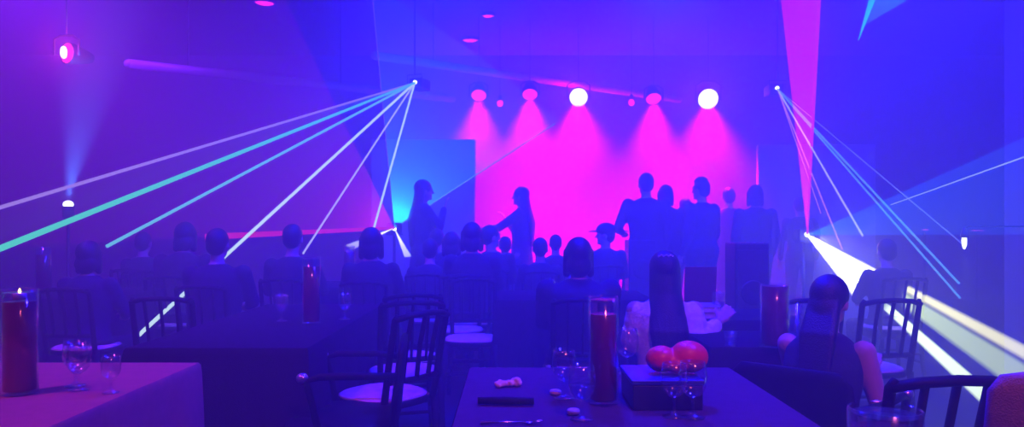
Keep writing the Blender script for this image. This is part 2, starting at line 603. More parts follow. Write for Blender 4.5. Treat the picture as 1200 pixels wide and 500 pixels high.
# ------------------------------------------------------------------ lasers
def projector(label, p, aim, hang=True, h=0.0):
    root = thing('laser_projector', label, 'laser projector', p)
    d = Vector(aim) - Vector(p)
    rz = math.atan2(d.y, d.x) - PI / 2
    R = (0, 0, rz)
    bm = bmesh.new(); box(bm, (0, -0.13, 0), (0.17, 0.24, 0.13)); obj('housing', bm, M_BLACK, root, smooth=False, bevel=0.012, rot=R)
    bm = bmesh.new()
    for k in range(5):
        box(bm, (0.087, -0.05 - k * 0.035, 0), (0.008, 0.012, 0.09)); box(bm, (-0.087, -0.05 - k * 0.035, 0), (0.008, 0.012, 0.09))
    obj('cooling_fin', bm, M_METAL, root, smooth=False, rot=R)
    bm = bmesh.new(); lathe(bm, [(0, 0.0), (0.018, 0.0), (0.03, -0.014), (0, -0.02)], 14, close=False)
    obj('aperture', bm, glow('laser_lens', (0.9, 1.0, 1.0), 5.0), root, rot=Vector(aim - Vector(p)).to_track_quat('Z', 'Y').to_euler())
    bm = bmesh.new()
    if hang:
        tube(bm, [(-0.1, 0, 0), (-0.1, 0, 0.1), (0.1, 0, 0.1), (0.1, 0, 0)], 0.008, 6); tube(bm, [(0, 0, 0.1), (0, 0, ZC - p.z)], 0.012, 8)
        obj('bracket', bm, M_METAL, root, rot=R)
    else:
        box(bm, (0, -0.13, -0.075), (0.2, 0.28, 0.02)); tube(bm, [(0, -0.13, -0.08), (0, -0.13, -p.z + 0.02)], 0.018, 10)
        for k in range(3):
            an = 2 * PI * k / 3
            tube(bm, [(0, -0.13, -p.z + 0.35), (0.3 * math.cos(an), -0.13 + 0.3 * math.sin(an), -p.z + 0.012)], 0.011, 8)
        obj('stand', bm, M_METAL, root, rot=R)
    return root


def beam(root, end, m, r=0.014, r0=None, f0=0.0):  # glowing tube, stands in for haze lit along the beam
    a = root.location
    v = Vector(end) - a
    bm = bmesh.new()
    tube(bm, [v * f0, v], [r0 or r, r], 8)
    return obj('laser_beam', bm, m, root)


def fan(root, pts, m, th=0.02, ext=1.0):
    """A flat sheet of laser light: a thin wedge from the lens through pts."""
    a = root.location
    P = [Vector((0, 0, 0))] + [(Vector(p) - a) * ext for p in pts]
    nn = P[1].cross(P[-1]).normalized()
    P = [q - nn * q.dot(nn) for q in P]
    n = nn * th * 0.5
    bm = bmesh.new()
    top = [bm.verts.new(q + n) for q in P]
    bot = [bm.verts.new(q - n) for q in P]
    bm.faces.new(top)
    bm.faces.new(list(reversed(bot)))
    for i in range(len(P)):
        j = (i + 1) % len(P)
        bm.faces.new((top[i], top[j], bot[j], bot[i]))
    return obj('light_fan', bm, m, root, smooth=False)


B_WHITE = glow('beam_white_green', (0.72, 1.0, 0.88), 1.40)
B_GREEN = glow('beam_green', (0.10, 0.75, 0.55), 1.15)
B_AQUA = glow('beam_aqua', (0.18, 0.75, 0.75), 1.15)
B_LILAC = glow('beam_lilac', (0.52, 0.32, 0.95), 0.89)
B_PALE = glow('beam_pale', (0.75, 0.75, 1.0), 1.15)
B_LIME = glow('beam_lime', (0.55, 0.95, 0.42), 1.27)
B_PINK = glow('beam_pink', (0.85, 0.28, 1.0), 1.02)
B_CYAN = glow('beam_cyan', (0.12, 0.55, 1.0), 1.02)
B_BLUE = glow('beam_blue', (0.16, 0.25, 1.0), 1.02)
B_MAG = glow('beam_magenta', (1.0, 0.02, 0.85), 1.15)

# hanging laser at the left
LA = at(486, 97, 9.0)
la = projector('small hanging laser at left throwing six pale beams down towards the lower left', LA, at(250, 270, 6), True)
beam(la, LA + (at(-20, 249, 3.6) - LA) * 1.35, B_LILAC, 0.010)
beam(la, LA + (at(-20, 299, 3.2) - LA) * 1.3, B_GREEN, 0.0155, 0.013)
beam(la, at(125, 288.5, 5.6), B_AQUA, 0.014)
beam(la, at(70, 477, 5.18), B_WHITE, 0.0165, 0.014)
beam(la, at(355, 297, 7.5), B_PALE, 0.010)
beam(la, at(434, 282, 8.0), B_WHITE, 0.012)
fan(la, [at(-20, 249, 3.6), at(-20, 299, 3.2)], sheet_light('lilac_fan', (0.1, 0.5, 0.9), 2.0))
# hanging laser at the right
LB = at(911, 104, 9.0)
lb = projector('small hanging laser at right throwing thin beams down to the right', LB, at(1000, 270, 7), True)
beam(lb, at(1127, 285, 7.0), B_BLUE, 0.006)
beam(lb, at(1124, 332, 6.6), B_CYAN, 0.010)
beam(lb, at(1125, 349, 6.6), B_CYAN, 0.009)
beam(lb, at(1011, 276, 7.2), B_PALE, 0.009)
beam(lb, at(987, 292, 7.6), B_PINK, 0.008)
beam(lb, at(962, 250, 8.0), B_PINK, 0.005)

# floor-standing laser at the left: magenta and blue fans
FA = at(462, 267, 8.6)
fa = projector('stand-mounted laser at left spreading a magenta sheet and a blue sheet of light', FA, at(462, 200, 7), False)
fan(fa, [at(300, -73, 9.0), at(-60, -73, 8.2), at(-60, 292, 7.2)], sheet_light('magenta_fan', (0.95, 0.0, 0.42), 10.0, 1.15), 0.02)
beam(fa, at(240, 277.5, 7.9), glow('beam_rose', (1.0, 0.01, 0.30), 0.95), 0.034, 0.018)
fan(fa, [at(436, -20, 9.4), at(560, 60, 9.8), at(655, 142, 10.2)], sheet_light('azure_fan', (0.0, 0.40, 1.0), 24.0, 1.7), 0.02)
beam(fa, at(436, -10, 9.4), glow('beam_violet', (0.22, 0.12, 0.9), 0.89), 0.006)
beam(fa, at(650, 145, 10.2), glow('beam_skyblue', (0.15, 0.35, 1.0), 1.15), 0.008)
fan(fa, [at(482, 300, 8.1), at(474, 301, 8.1)], sheet_light('white_fan', (1.0, 1.0, 0.95), 15.0), 0.025)
fan(fa, [at(405, 287, 7.6), at(412, 293, 7.6)], sheet_light('white_fan', (1.0, 1.0, 0.95), 15.0), 0.025)

# floor-standing laser at the right: the white blades, the blue sheet and the magenta curtain
FB = at(946, 275, 8.0)
fb = projector('stand-mounted laser at right throwing a broad white-yellow blade of light', FB, at(1100, 330, 5), False)
S_MAGC = sheet_light('magenta_curtain', (1.0, 0.0, 1.0), 40.0, 0.35)
fan(fb, [at(912, -30, 8.6), at(962, -30, 8.6)], S_MAGC, 0.03, 1.08)
beam(fb, at(961.5, -30, 8.6), B_MAG, 0.022, 0.012)
fan(fb, [at(1230, 148, 5.5), at(1230, 275, 5.0)], sheet_light('blue_fan', (0.0, 0.18, 1.0), 11.0, 0.8), 0.03, 1.8)
beam(fb, FB + (at(1215, 178.5, 4.6) - FB) * 1.25, glow('beam_ice', (0.45, 0.62, 1.0), 1.02), 0.006, 0.004, 0.40)
S_W1 = sheet_light('white_blade', (1.0, 0.98, 0.30), 46.0, 1.1)
S_W2 = sheet_light('lime_blade', (0.76, 1.0, 0.26), 27.0, 1.1)
S_W3 = sheet_light('pale_blade', (0.80, 1.0, 0.50), 36.0, 0.9)
fan(fb, [at(1240, 425, 4.3), at(1240, 443, 4.3)], S_W1, 0.06, 1.6)
fan(fb, [at(1240, 450, 4.2), at(1240, 492, 4.2)], S_W2, 0.06, 1.6)
fan(fb, [at(1190, 483, 4.2), at(1180, 500, 4.2)], S_W3, 0.09, 1.9)
fan(fb, [at(1021, 315, 6.9), at(1004, 352, 6.9)], sheet_light('core_blade', (1.0, 1.0, 0.85), 32.0, 1.0), 0.06)
spot('lamp_light', FB + Vector((0.06, -0.10, -0.02)), at(1130, 400, 4.0), (1.0, 0.95, 0.7), 60, 26, 0.8, 0.03)

# the green laser at the top right
p = at(1042, -60, 8.5)
gl = projector('hanging laser above the frame at upper right with a short green sheet', p, at(1006, 46, 8.5), True)
beam(gl, at(1006, 47, 8.2), glow('beam_emerald', (0.0, 0.85, 0.55), 1.27), 0.004, 0.07)
fan(gl, [at(1012, 30, 8.2), at(1062, 1, 8.2)], sheet_light('green_fan', (0.0, 0.6, 0.7), 9.0, 1.0), 0.03)


# ------------------------------------------------------------------ furniture
def make_chair(label, loc=(0, 0, 0), rz=0.0):
    """Slat-back bistro chair; the sitter looks along +Y, the back stands at -Y."""
    t = thing('slat_back_chair', label, 'chair', loc, rz)
    bm = bmesh.new()
    loft(bm, [(0.425, 0.19, 0.19, 0), (0.43, 0.205, 0.205, 0), (0.45, 0.21, 0.21, 0), (0.458, 0.20, 0.20, 0)], 28, 2.6)
    obj('seat_frame', bm, M_CHAIR, t)
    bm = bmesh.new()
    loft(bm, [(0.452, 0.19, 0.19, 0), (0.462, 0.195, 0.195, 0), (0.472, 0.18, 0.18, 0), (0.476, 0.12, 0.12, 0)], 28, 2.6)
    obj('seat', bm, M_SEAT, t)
    for s in (-1, 1):
        bm = bmesh.new(); tube(bm, [(s * 0.17, 0.17, 0.44), (s * 0.185, 0.19, 0.2), (s * 0.195, 0.205, 0)], [0.018, 0.016, 0.013], 10); obj('leg', bm, M_CHAIR, t)
        bm = bmesh.new(); tube(bm, [(s * 0.165, -0.18, 0.46), (s * 0.175, -0.19, 0.2), (s * 0.185, -0.23, 0)], [0.018, 0.017, 0.014], 10); obj('leg', bm, M_CHAIR, t)
    bm = bmesh.new()
    for q in (-1, 1):
        tube(bm, [(q * 0.155, -0.18, 0.44), (q * 0.160, -0.215, 0.62), (q * 0.163, -0.262, 0.845), (q * 0.155, -0.270, 0.868)], [0.017, 0.016, 0.015, 0.010], 10)
    tube(bm, [(-0.163, -0.262, 0.845), (-0.10, -0.288, 0.862), (0, -0.298, 0.868), (0.10, -0.288, 0.862), (0.163, -0.262, 0.845)], 0.023, 10, flat=0.6)
    tube(bm, [(-0.158, -0.205, 0.56), (0, -0.232, 0.56), (0.158, -0.205, 0.56)], 0.014, 8)
    obj('back_frame', bm, M_CHAIR, t)
    for q in (-1, 0, 1):
        bm = bmesh.new()
        tube(bm, [(q * 0.080, -0.222 - 0.008 * (q == 0), 0.56), (q * 0.084, -0.252, 0.72), (q * 0.086, -0.289, 0.86)], 0.015, 8, flat=0.5)
        obj('back_slat', bm, M_CHAIR, t)
    bm = bmesh.new()
    tube(bm, [(-0.176, 0.185, 0.24), (0.176, 0.185, 0.24)], 0.010, 8)
    tube(bm, [(-0.176, -0.19, 0.27), (0.176, -0.19, 0.27)], 0.010, 8)
    for s in (-1, 1):
        tube(bm, [(s * 0.178, 0.185, 0.20), (s * 0.178, -0.19, 0.20)], 0.010, 8)
    obj('stretcher', bm, M_CHAIR, t)
    return t


CHAIR = [None]


def chair(X, Y, rz, label, group=None):
    if CHAIR[0] is None:
        CHAIR[0] = make_chair(label, (X, Y, 0), rz)
        if group:
            CHAIR[0]['group'] = group
        return CHAIR[0]
    c = dup(CHAIR[0], (X, Y, 0), rz, label, group)
    if not group and 'group' in c:
        del c['group']
    return c


def cloth_mesh(x0, x1, y0, y1, z, drop, amp=0.018):
    """A cloth over a rectangular top: flat above, rippled sides hanging down."""
    bm = bmesh.new()
    nx, ny = max(10, int((x1 - x0) / 0.035)), max(10, int((y1 - y0) / 0.035))
    loop = [(x0 + (x1 - x0) * i / nx, y0) for i in range(nx)] + [(x1, y0 + (y1 - y0) * i / ny) for i in range(ny)] \
        + [(x1 - (x1 - x0) * i / nx, y1) for i in range(nx)] + [(x0, y1 - (y1 - y0) * i / ny) for i in range(ny)]
    cx_, cy_ = (x0 + x1) / 2, (y0 + y1) / 2
    n = len(loop)
    levels = [(0.0, 0.0), (0.012, 0.006), (0.06, 0.010), (0.3, 0.02), (0.65, 0.032), (1.0, 0.045)]
    rings = []
    for f, outw in levels:
        ring = []
        for k, (x, y) in enumerate(loop):
            s = k / n * 2 * PI
            w = amp * f * (math.sin(s * 17 + 0.7) + 0.7 * math.sin(s * 31 + 2.1) + 0.5 * math.sin(s * 47))
            dx = 1 if x >= x1 - 1e-6 else (-1 if x <= x0 + 1e-6 else 0)
            dy = 1 if y >= y1 - 1e-6 else (-1 if y <= y0 + 1e-6 else 0)
            o_ = outw + w
            ring.append(bm.verts.new((x + dx * o_, y + dy * o_, z + 0.004 - drop * f if f > 0 else z + 0.006)))
        rings.append(ring)
    inner = [bm.verts.new((cx_ + (x - cx_) * 0.9, cy_ + (y - cy_) * 0.9, z + 0.006)) for (x, y) in loop]
    for k in range(n):
        bm.faces.new((inner[k], inner[(k + 1) % n], rings[0][(k + 1) % n], rings[0][k]))
    bm.faces.new(inner)
    for a, c in zip(rings, rings[1:]):
        for k in range(n):
            bm.faces.new((a[k], a[(k + 1) % n], c[(k + 1) % n], c[k]))
    return bm


def table(x0, x1, y0, y1, label, clabel, m, z=0.745, drop=0.55):
    t = thing('banquet_table', label, 'table', ((x0 + x1) / 2, (y0 + y1) / 2, 0))
    hx, hy = (x1 - x0) / 2, (y1 - y0) / 2
    bm = bmesh.new(); box(bm, (0, 0, z - 0.02), (2 * hx - 0.02, 2 * hy - 0.02, 0.04)); obj('tabletop', bm, M_CHAIR, t, smooth=False, bevel=0.006)
    for sx in (-1, 1):
        for sy in (-1, 1):
            bm = bmesh.new(); tube(bm, [(sx * (hx - 0.09), sy * (hy - 0.09), z - 0.04), (sx * (hx - 0.07), sy * (hy - 0.07), 0)], [0.024, 0.018], 10); obj('leg', bm, M_METAL, t)
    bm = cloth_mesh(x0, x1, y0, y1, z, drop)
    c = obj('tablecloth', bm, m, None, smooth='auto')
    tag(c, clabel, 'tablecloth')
    return t


ZT = 0.752   # upper side of a clothed table
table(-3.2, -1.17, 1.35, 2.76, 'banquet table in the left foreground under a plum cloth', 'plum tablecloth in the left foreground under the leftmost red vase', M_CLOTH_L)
table(-1.62, -0.86, 3.10, 4.9, 'banquet table left of centre with one red vase', 'dark tablecloth left of centre under the red vase', M_CLOTH)
table(-0.15, 0.78, 1.30, 2.66, 'banquet table in the centre foreground with the heart on a box', 'dark tablecloth in the centre foreground under the heart box and wine glasses', M_RUNNER)
table(0.84, 1.36, 3.12, 3.62, 'banquet table at right carrying the red vase', 'dark tablecloth at right under the red vase and tumblers', M_CLOTH)
table(0.86, 1.62, 4.05, 4.62, 'small table in front of the white-bloused person', 'dark tablecloth in front of the white-bloused person', M_CLOTH)
table(-4.6, -2.9, 5.3, 6.3, 'table in the left middle ground with a vase', 'dark tablecloth in the left middle ground', M_CLOTH)
table(-1.8, -0.9, 6.3, 7.1, 'table beyond the left-of-centre one, near the left stand laser', 'dark tablecloth near the left stand laser', M_CLOTH)
table(-0.1, 1.0, 5.2, 6.0, 'table in the middle of the hall behind the large seated person', 'dark tablecloth in the middle of the hall', M_CLOTH)
table(0.3, 1.35, 0.45, 1.32, 'banquet table at the bottom right corner, mostly below the frame', 'dark tablecloth under the vase rim at the bottom edge', M_CLOTH)


# ------------------------------------------------------------------ table ware
def make_vase(label, loc, r=0.05, h=0.31, fill=0.84, lit=False, group='red cylinder vases'):
    t = thing('cylinder_vase', label, 'vase', loc, 0, group)
    bm = bmesh.new()
    lathe(bm, [(0, 0), (r, 0), (r, h), (r - 0.003, h + 0.001), (r - 0.004, h - 0.002), (r - 0.004, 0.012), (0, 0.012)], 32, close=False)
    obj('glass_wall', bm, M_GLASS, t)
    bm = bmesh.new()
    lathe(bm, [(0, 0.013), (r - 0.006, 0.013), (r - 0.0055, h * fill), (0, h * fill)], 32, close=False)
    obj('red_water', bm, M_RED, t, smooth='auto')
    z0 = h * fill
    bm = bmesh.new()
    lathe(bm, [(0, z0 + 0.001), (r - 0.006, z0 + 0.001), (r - 0.006, h * 0.972), (0, h * 0.970)], 32, close=False)
    if fill < 0.95:
        obj('clear_water', bm, M_WATER, t, smooth='auto')
    else:
        bm.free()
    if lit:
        z0 = h * 0.94
        bm = bmesh.new()
        lathe(bm, [(0, z0 - 0.012), (0.017, z0 - 0.012), (0.019, z0 + 0.006), (0.016, z0 + 0.008), (0, z0 + 0.005)], 18, close=False)
        c = obj('floating_candle', bm, M_WAX, t)
        bm = bmesh.new()
        lathe(bm, [(0, z0 + 0.006), (0.0045, z0 + 0.011), (0.004, z0 + 0.016), (0, z0 + 0.024)], 10, close=False)
        obj('flame', bm, glow('candle_flame', (1.0, 0.55, 0.22), 6.0), c)
    return t


def tabled(px, py, z=ZT):
    Y = (EYE - z) * F_PX / (py - HOR)
    return Vector(((px - CX) / F_PX * Y, Y, z))


make_vase('red vase on the plum cloth at far left with a lit floating candle', tabled(23, 461), 0.05, 0.315, 0.885, True)
make_vase('red vase on the dark table left of centre', tabled(365, 379), 0.048, 0.35, 0.86)
make_vase('tall red vase on the centre foreground table beside the heart box', tabled(707, 472), 0.043, 0.305, 0.835)
make_vase('red vase on the right table beside the tumblers', tabled(908, 406), 0.060, 0.265, 0.97)
make_vase('vase whose rim shows at the bottom edge, lower right', (0.535, 1.06, ZT), 0.05, 0.240, 0.88)
make_vase('small far vase with pale rim in the left middle ground', (-3.55, 5.6, ZT), 0.055, 0.36, 0.84)
make_vase('small far vase left of the left stand laser', (-1.42, 6.45, ZT), 0.05, 0.35, 0.86)


def make_goblet(label, loc, s=1.0, fill=0.35, group='short-stemmed wine glasses'):
    t = thing('wine_glass', label, 'wine glass', loc, 0, group, s)
    bm = bmesh.new()
    lathe(bm, [(0, 0.0), (0.030, 0.0), (0.031, 0.002), (0.012, 0.007), (0.0045, 0.016), (0.004, 0.045), (0.008, 0.052)], 28, close=False)
    obj('stem', bm, M_GLASS, t)
    bm = bmesh.new()
    prof = [(0.004, 0.050), (0.018, 0.056), (0.030, 0.070), (0.036, 0.090), (0.0355, 0.115), (0.031, 0.142)]
    lathe(bm, prof + [(0.030, 0.1425)] + [(max(0.001, r - 0.0014), z + 0.001) for r, z in reversed(prof[:-1])], 28, close=False)
    obj('bowl', bm, M_GLASS, t)
    if fill:
        bm = bmesh.new()
        lathe(bm, [(0, 0.052), (0.016, 0.057), (0.028, 0.071), (0.0335, 0.088), (0.0335, 0.090), (0, 0.090)], 28, close=False)
        obj('water', bm, M_WATER, t)
    return t


g0 = make_goblet('wine glass nearest the red vase on the plum cloth', tabled(92, 457), 1.0, 0)
dup(g0, tabled(88, 452), 0, 'wine glass overlapping behind another on the plum cloth')
dup(g0, tabled(130, 460), 0, 'wine glass standing alone on the plum cloth, nearest its right edge', scale=0.8)
g1 = make_goblet('water-filled wine glass beside the tall red vase, further from the viewer', tabled(661, 466), 1.0)
dup(g1, tabled(682, 491), 0, 'water-filled wine glass in front of the tall red vase, nearest the viewer')
dup(g0, tabled(790, 488), 0, 'left of the two wine glasses standing in front of the heart box', scale=1.0)
dup(g0, tabled(812, 489), 0, 'right of the two wine glasses standing in front of the heart box', scale=1.04)
dup(g0, tabled(735, 437.5), 0, 'wine glass right behind the tall red vase on the centre table', scale=1.1)


for px, py, lab in ((404, 374, 'wine glass on the dark table left of centre, right of its red vase'), (330, 376, 'wine glass on the dark table left of centre, left of its red vase'),
                    (645, 349, 'small far wine glass on the dark table in the middle of the hall, left one'), (668, 346, 'small far wine glass on the dark table in the middle of the hall, right one'),
                    (842, 371.5, 'wine glass on the small table near the outstretched hand')):
    dup(g1, tabled(px, py), 0, lab)


def make_tumbler(label, loc, r=0.034, h=0.10):
    t = thing('tumbler', label, 'tumbler', loc, 0, 'tumblers on the right table')
    bm = bmesh.new()
    lathe(bm, [(0, 0), (r * 0.85, 0), (r, h), (r - 0.002, h), (r * 0.85 - 0.003, 0.008), (0, 0.008)], 24, close=False)
    obj('glass_wall', bm, M_GLASS, t)
    bm = bmesh.new(); lathe(bm, [(0, 0.01), (r * 0.8, 0.01), (r * 0.9, h * 0.55), (0, h * 0.55)], 24, close=False); obj('water', bm, M_WATER, t)
    return t


t0 = make_tumbler('taller clear tumbler just right of the red vase on the right table', tabled(931, 398), 0.036, 0.16)
make_tumbler('wide clear tumbler at the right end of the right table', tabled(956, 392), 0.045, 0.125)
make_tumbler('small round tumbler left of the red vase on the right table', tabled(856, 405), 0.026, 0.06)

# heart on the box
YBX = 2.03
bx0, bx1 = at(742, 0, YBX).x, at(824, 0, YBX).x
t = thing('gift_box', 'dark blue box on the centre table under the red heart', 'box', ((bx0 + bx1) / 2, YBX + 0.11, ZT))
bm = bmesh.new(); box(bm, (0, 0, 0.034), (bx1 - bx0, 0.22, 0.068)); obj('box_body', bm, mat('navy_card', (0.02, 0.025, 0.09), 0.45, 0.15, 12), t, smooth=False, bevel=0.003)
bm = bmesh.new(); box(bm, (0, 0, 0.076), (bx1 - bx0 + 0.008, 0.228, 0.014)); obj('lid', bm, mat('blue_card', (0.03, 0.05, 0.42), 0.35, 0.1, 12), t, smooth=False, bevel=0.003)
heart_p = Vector((at(793, 0, YBX + 0.1).x, YBX + 0.10, ZT + 0.084))
bm = bmesh.new()
ell(bm, (-0.044, 0.0, 0.040), (0.046, 0.044, 0.038), 22)
ell(bm, (0.034, -0.004, 0.047), (0.056, 0.050, 0.046), 22)
ell(bm, (-0.008, -0.004, 0.034), (0.036, 0.040, 0.032), 18)
ell(bm, (-0.004, -0.030, 0.024), (0.030, 0.024, 0.022), 14)
me = remeshed(bm, 0.004, 8)
ht = link('heart_cushion', me, mat('red_satin', (0.85, 0.035, 0.05), 0.4, 0.06, 20), None)
ht.location = heart_p
tag(ht, 'glossy red two-lobed heart lying on the dark blue box', 'heart')

# runner, cutlery and bits on the centre table
a = tabled(560, 474); c = tabled(626, 477)
bm = bmesh.new()
tube(bm, [(a.x, a.y, ZT + 0.012), ((a.x + c.x) / 2, a.y - 0.004, ZT + 0.013), (c.x, a.y - 0.008, ZT + 0.012)], [0.010, 0.012, 0.010], 10, flat=1.0)
tag(obj('rolled_napkin', bm, mat('black_napkin', (0.012, 0.01, 0.016), 0.9, 0.2, 40, bump=0.4), None), 'dark rolled napkin on the centre foreground table', 'napkin')
a = tabled(563, 497); c = tabled(632, 497)
M_STEEL = mat('steel', (0.6, 0.58, 0.6), 0.25, 0.05, 30, 1.0)
t = thing('fork', 'steel fork lying at the bottom edge of the centre table', 'fork', (a.x, a.y, ZT))
bm = bmesh.new(); tube(bm, [(0, 0, 0.004), (0.06, 0, 0.006), (0.115, 0.002, 0.005)], [0.004, 0.0025, 0.003], 8); obj('handle', bm, M_STEEL, t)
bm = bmesh.new()
ell(bm, (0.124, 0.003, 0.005), (0.012, 0.009, 0.002), 10)
for k in range(4):
    tube(bm, [(0.13, -0.003 + 0.004 * k, 0.005), (0.158, -0.003 + 0.0042 * k, 0.010)], 0.0012, 6)
obj('tines', bm, M_STEEL, t)
bm = bmesh.new()
ptn = tabled(596, 453)
for k in range(26):
    f = k / 25
    wd = 0.006 + 0.009 * abs(f - 0.45) * 2
    ell(bm, (-0.034 + 0.068 * f, 0.022 * (f - 0.4) + random.uniform(-0.5, 0.5) * wd, 0.008 + random.uniform(0, 1) * wd), (0.009, 0.006 + wd * 0.5, 0.005 + wd * 0.3), 8, Euler((random.random(), random.random(), random.random() * 3)))
me = remeshed(bm, 0.0022, 1)
tis = link('crumpled_tissue', me, mat('pale_tissue', (0.85, 0.62, 0.58), 0.9, 0.1, 60), None)
tis.location = ptn
tag(tis, 'pink crumpled tissue on the centre foreground table', 'tissue')
for px, py, lab in ((651, 462, 'pale ring-shaped biscuit at the foot of the farther water glass'), (672, 485, 'pale ring-shaped biscuit at the foot of the nearer water glass')):
    q = tabled(px, py)
    bm = bmesh.new()
    n = 20
    tube(bm, [(0.011 * math.cos(2 * PI * k / n), 0.010 * math.sin(2 * PI * k / n), 0.0075) for k in range(n + 1)], 0.0072, 10, caps=False)
    bmesh.ops.remove_doubles(bm, verts=bm.verts, dist=0.0001)
    o = obj('ring_biscuit', bm, mat('biscuit', (0.95, 0.72, 0.55), 0.6, 0.12, 80), None)
    o.location = q
    tag(o, lab, 'biscuit', 'ring biscuits')

# ------------------------------------------------------------------ chairs
GC = 'dark cross-back chairs'
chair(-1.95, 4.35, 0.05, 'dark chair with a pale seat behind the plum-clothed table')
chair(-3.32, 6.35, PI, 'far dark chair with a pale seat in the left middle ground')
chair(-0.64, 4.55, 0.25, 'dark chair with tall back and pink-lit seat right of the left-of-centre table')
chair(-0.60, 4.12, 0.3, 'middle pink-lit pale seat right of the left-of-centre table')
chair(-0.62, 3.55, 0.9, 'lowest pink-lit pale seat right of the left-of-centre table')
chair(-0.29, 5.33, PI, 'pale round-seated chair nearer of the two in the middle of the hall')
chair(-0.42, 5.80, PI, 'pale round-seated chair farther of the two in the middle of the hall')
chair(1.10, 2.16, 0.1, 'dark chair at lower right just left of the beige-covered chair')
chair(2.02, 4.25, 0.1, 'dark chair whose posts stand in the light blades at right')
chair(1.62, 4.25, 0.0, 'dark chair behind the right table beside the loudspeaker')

pw = at(960, 331, 2.7)
# armchairs whose arm ends catch a glint
def armchair(label, loc, rz):
    t = thing('armchair', label, 'armchair', loc, rz)
    bm = bmesh.new(); loft(bm, [(0.40, 0.23, 0.21, 0), (0.415, 0.25, 0.23, 0), (0.45, 0.25, 0.23, 0), (0.465, 0.23, 0.21, 0)], 28, 3.0); obj('seat', bm, M_CHAIR, t)
    bm = bmesh.new()
    loft(bm, [(0.46, 0.22, 0.022, -0.22), (0.6, 0.225, 0.02, -0.235), (0.74, 0.21, 0.018, -0.25), (0.78, 0.17, 0.014, -0.255)], 26, 2.6)
    obj('backrest', bm, M_CHAIR, t)
    for s in (-1, 1):
        for y in (0.19, -0.2):
            bm = bmesh.new(); tube(bm, [(s * 0.21, y, 0.43), (s * 0.225, y * 1.12, 0)], [0.019, 0.015], 10); obj('leg', bm, M_CHAIR, t)
        bm = bmesh.new()
        tube(bm, [(s * 0.25, 0.06, 0.42), (s * 0.27, 0.09, 0.58), (s * 0.27, 0.11, 0.655), (s * 0.27, 0.06, 0.672), (s * 0.265, -0.12, 0.67), (s * 0.225, -0.235, 0.66)], 0.015, 10)
        a_ = obj('armrest', bm, M_CHAIR, t)
        bm = bmesh.new(); ell(bm, (s * 0.27, 0.125, 0.668), (0.021, 0.024, 0.021), 16); k_ = obj('knob', bm, mat('polished_knob', (0.5, 0.5, 0.6), 0.3, 0.05, 20, 0.9), a_)
        k_['label'] = 'polished metal knob'
    return t


armchair('dark armchair left of centre with two glinting arm knobs', (-0.72, 3.16, 0), PI / 2 + 0.1)
armchair('dark armchair at right in which the bare-shouldered person sits', (pw.x - 0.01, 2.70, 0), -0.75)

# cloth-covered chair at the bottom right corner
t = thing('covered_chair', 'chair with a beige cloth cover at the bottom right corner', 'chair', (1.25, 1.62, 0), -0.45)
bm = bmesh.new()
loft(bm, [(0.40, 0.24, 0.05, -0.21), (0.6, 0.225, 0.045, -0.23), (0.85, 0.215, 0.04, -0.26), (0.93, 0.21, 0.034, -0.27), (0.962, 0.19, 0.028, -0.275), (0.972, 0.15, 0.015, -0.277)], 30, 3.2)
obj('back_cover', bm, mat('beige_cloth', (0.30, 0.25, 0.26), 0.95, 0.08, 60, bump=0.4, bscale=300), t)
bm = bmesh.new()
loft(bm, [(0.02, 0.27, 0.27, 0), (0.25, 0.25, 0.25, 0), (0.43, 0.235, 0.235, 0), (0.47, 0.22, 0.22, 0), (0.48, 0.15, 0.15, 0)], 30, 3.2)
obj('seat_cover', bm, mat('beige_cloth', (0.5, 0.4, 0.35)), t)

# ------------------------------------------------------------------ loudspeakers and small boxes
def speaker(label, p, w, d, h, red=False):
    t = thing('loudspeaker', label, 'loudspeaker', p)
    bm = bmesh.new(); box(bm, (0, 0, h / 2), (w, d, h)); obj('cabinet', bm, M_BLACK, t, smooth=False, bevel=0.012)
    bm = bmesh.new(); box(bm, (0, -d / 2 - 0.006, h / 2), (w * 0.9, 0.012, h * 0.92)); obj('grille', bm, mat('grille', (0.03, 0.02, 0.03), 0.6, 0.5, 200), t, smooth=False, bevel=0.004)
    for zz, rr in ((0.72, 0.36), (0.32, 0.40)):
        bm = bmesh.new(); lathe(bm, [(w * rr, 0.0), (w * rr, 0.006), (w * rr * 0.9, 0.008), (w * rr * 0.35, -0.0), (0, 0.004)], 22, close=False)
        obj('cone', bm, M_METAL, t, rot=(PI / 2, 0, 0), loc=(0, -d / 2 - 0.012, h * zz))
    return t


pq = at(875, 284, 4.95)
speaker('tall dark loudspeaker behind the red vase on the right table', (pq.x, 4.95, 0), 0.225, 0.24, pq.z)
pq = at(750, 281, 8.2)
speaker('dark stage loudspeaker in front of the standing group', (pq.x, 8.2, 0), 0.30, 0.3, pq.z)

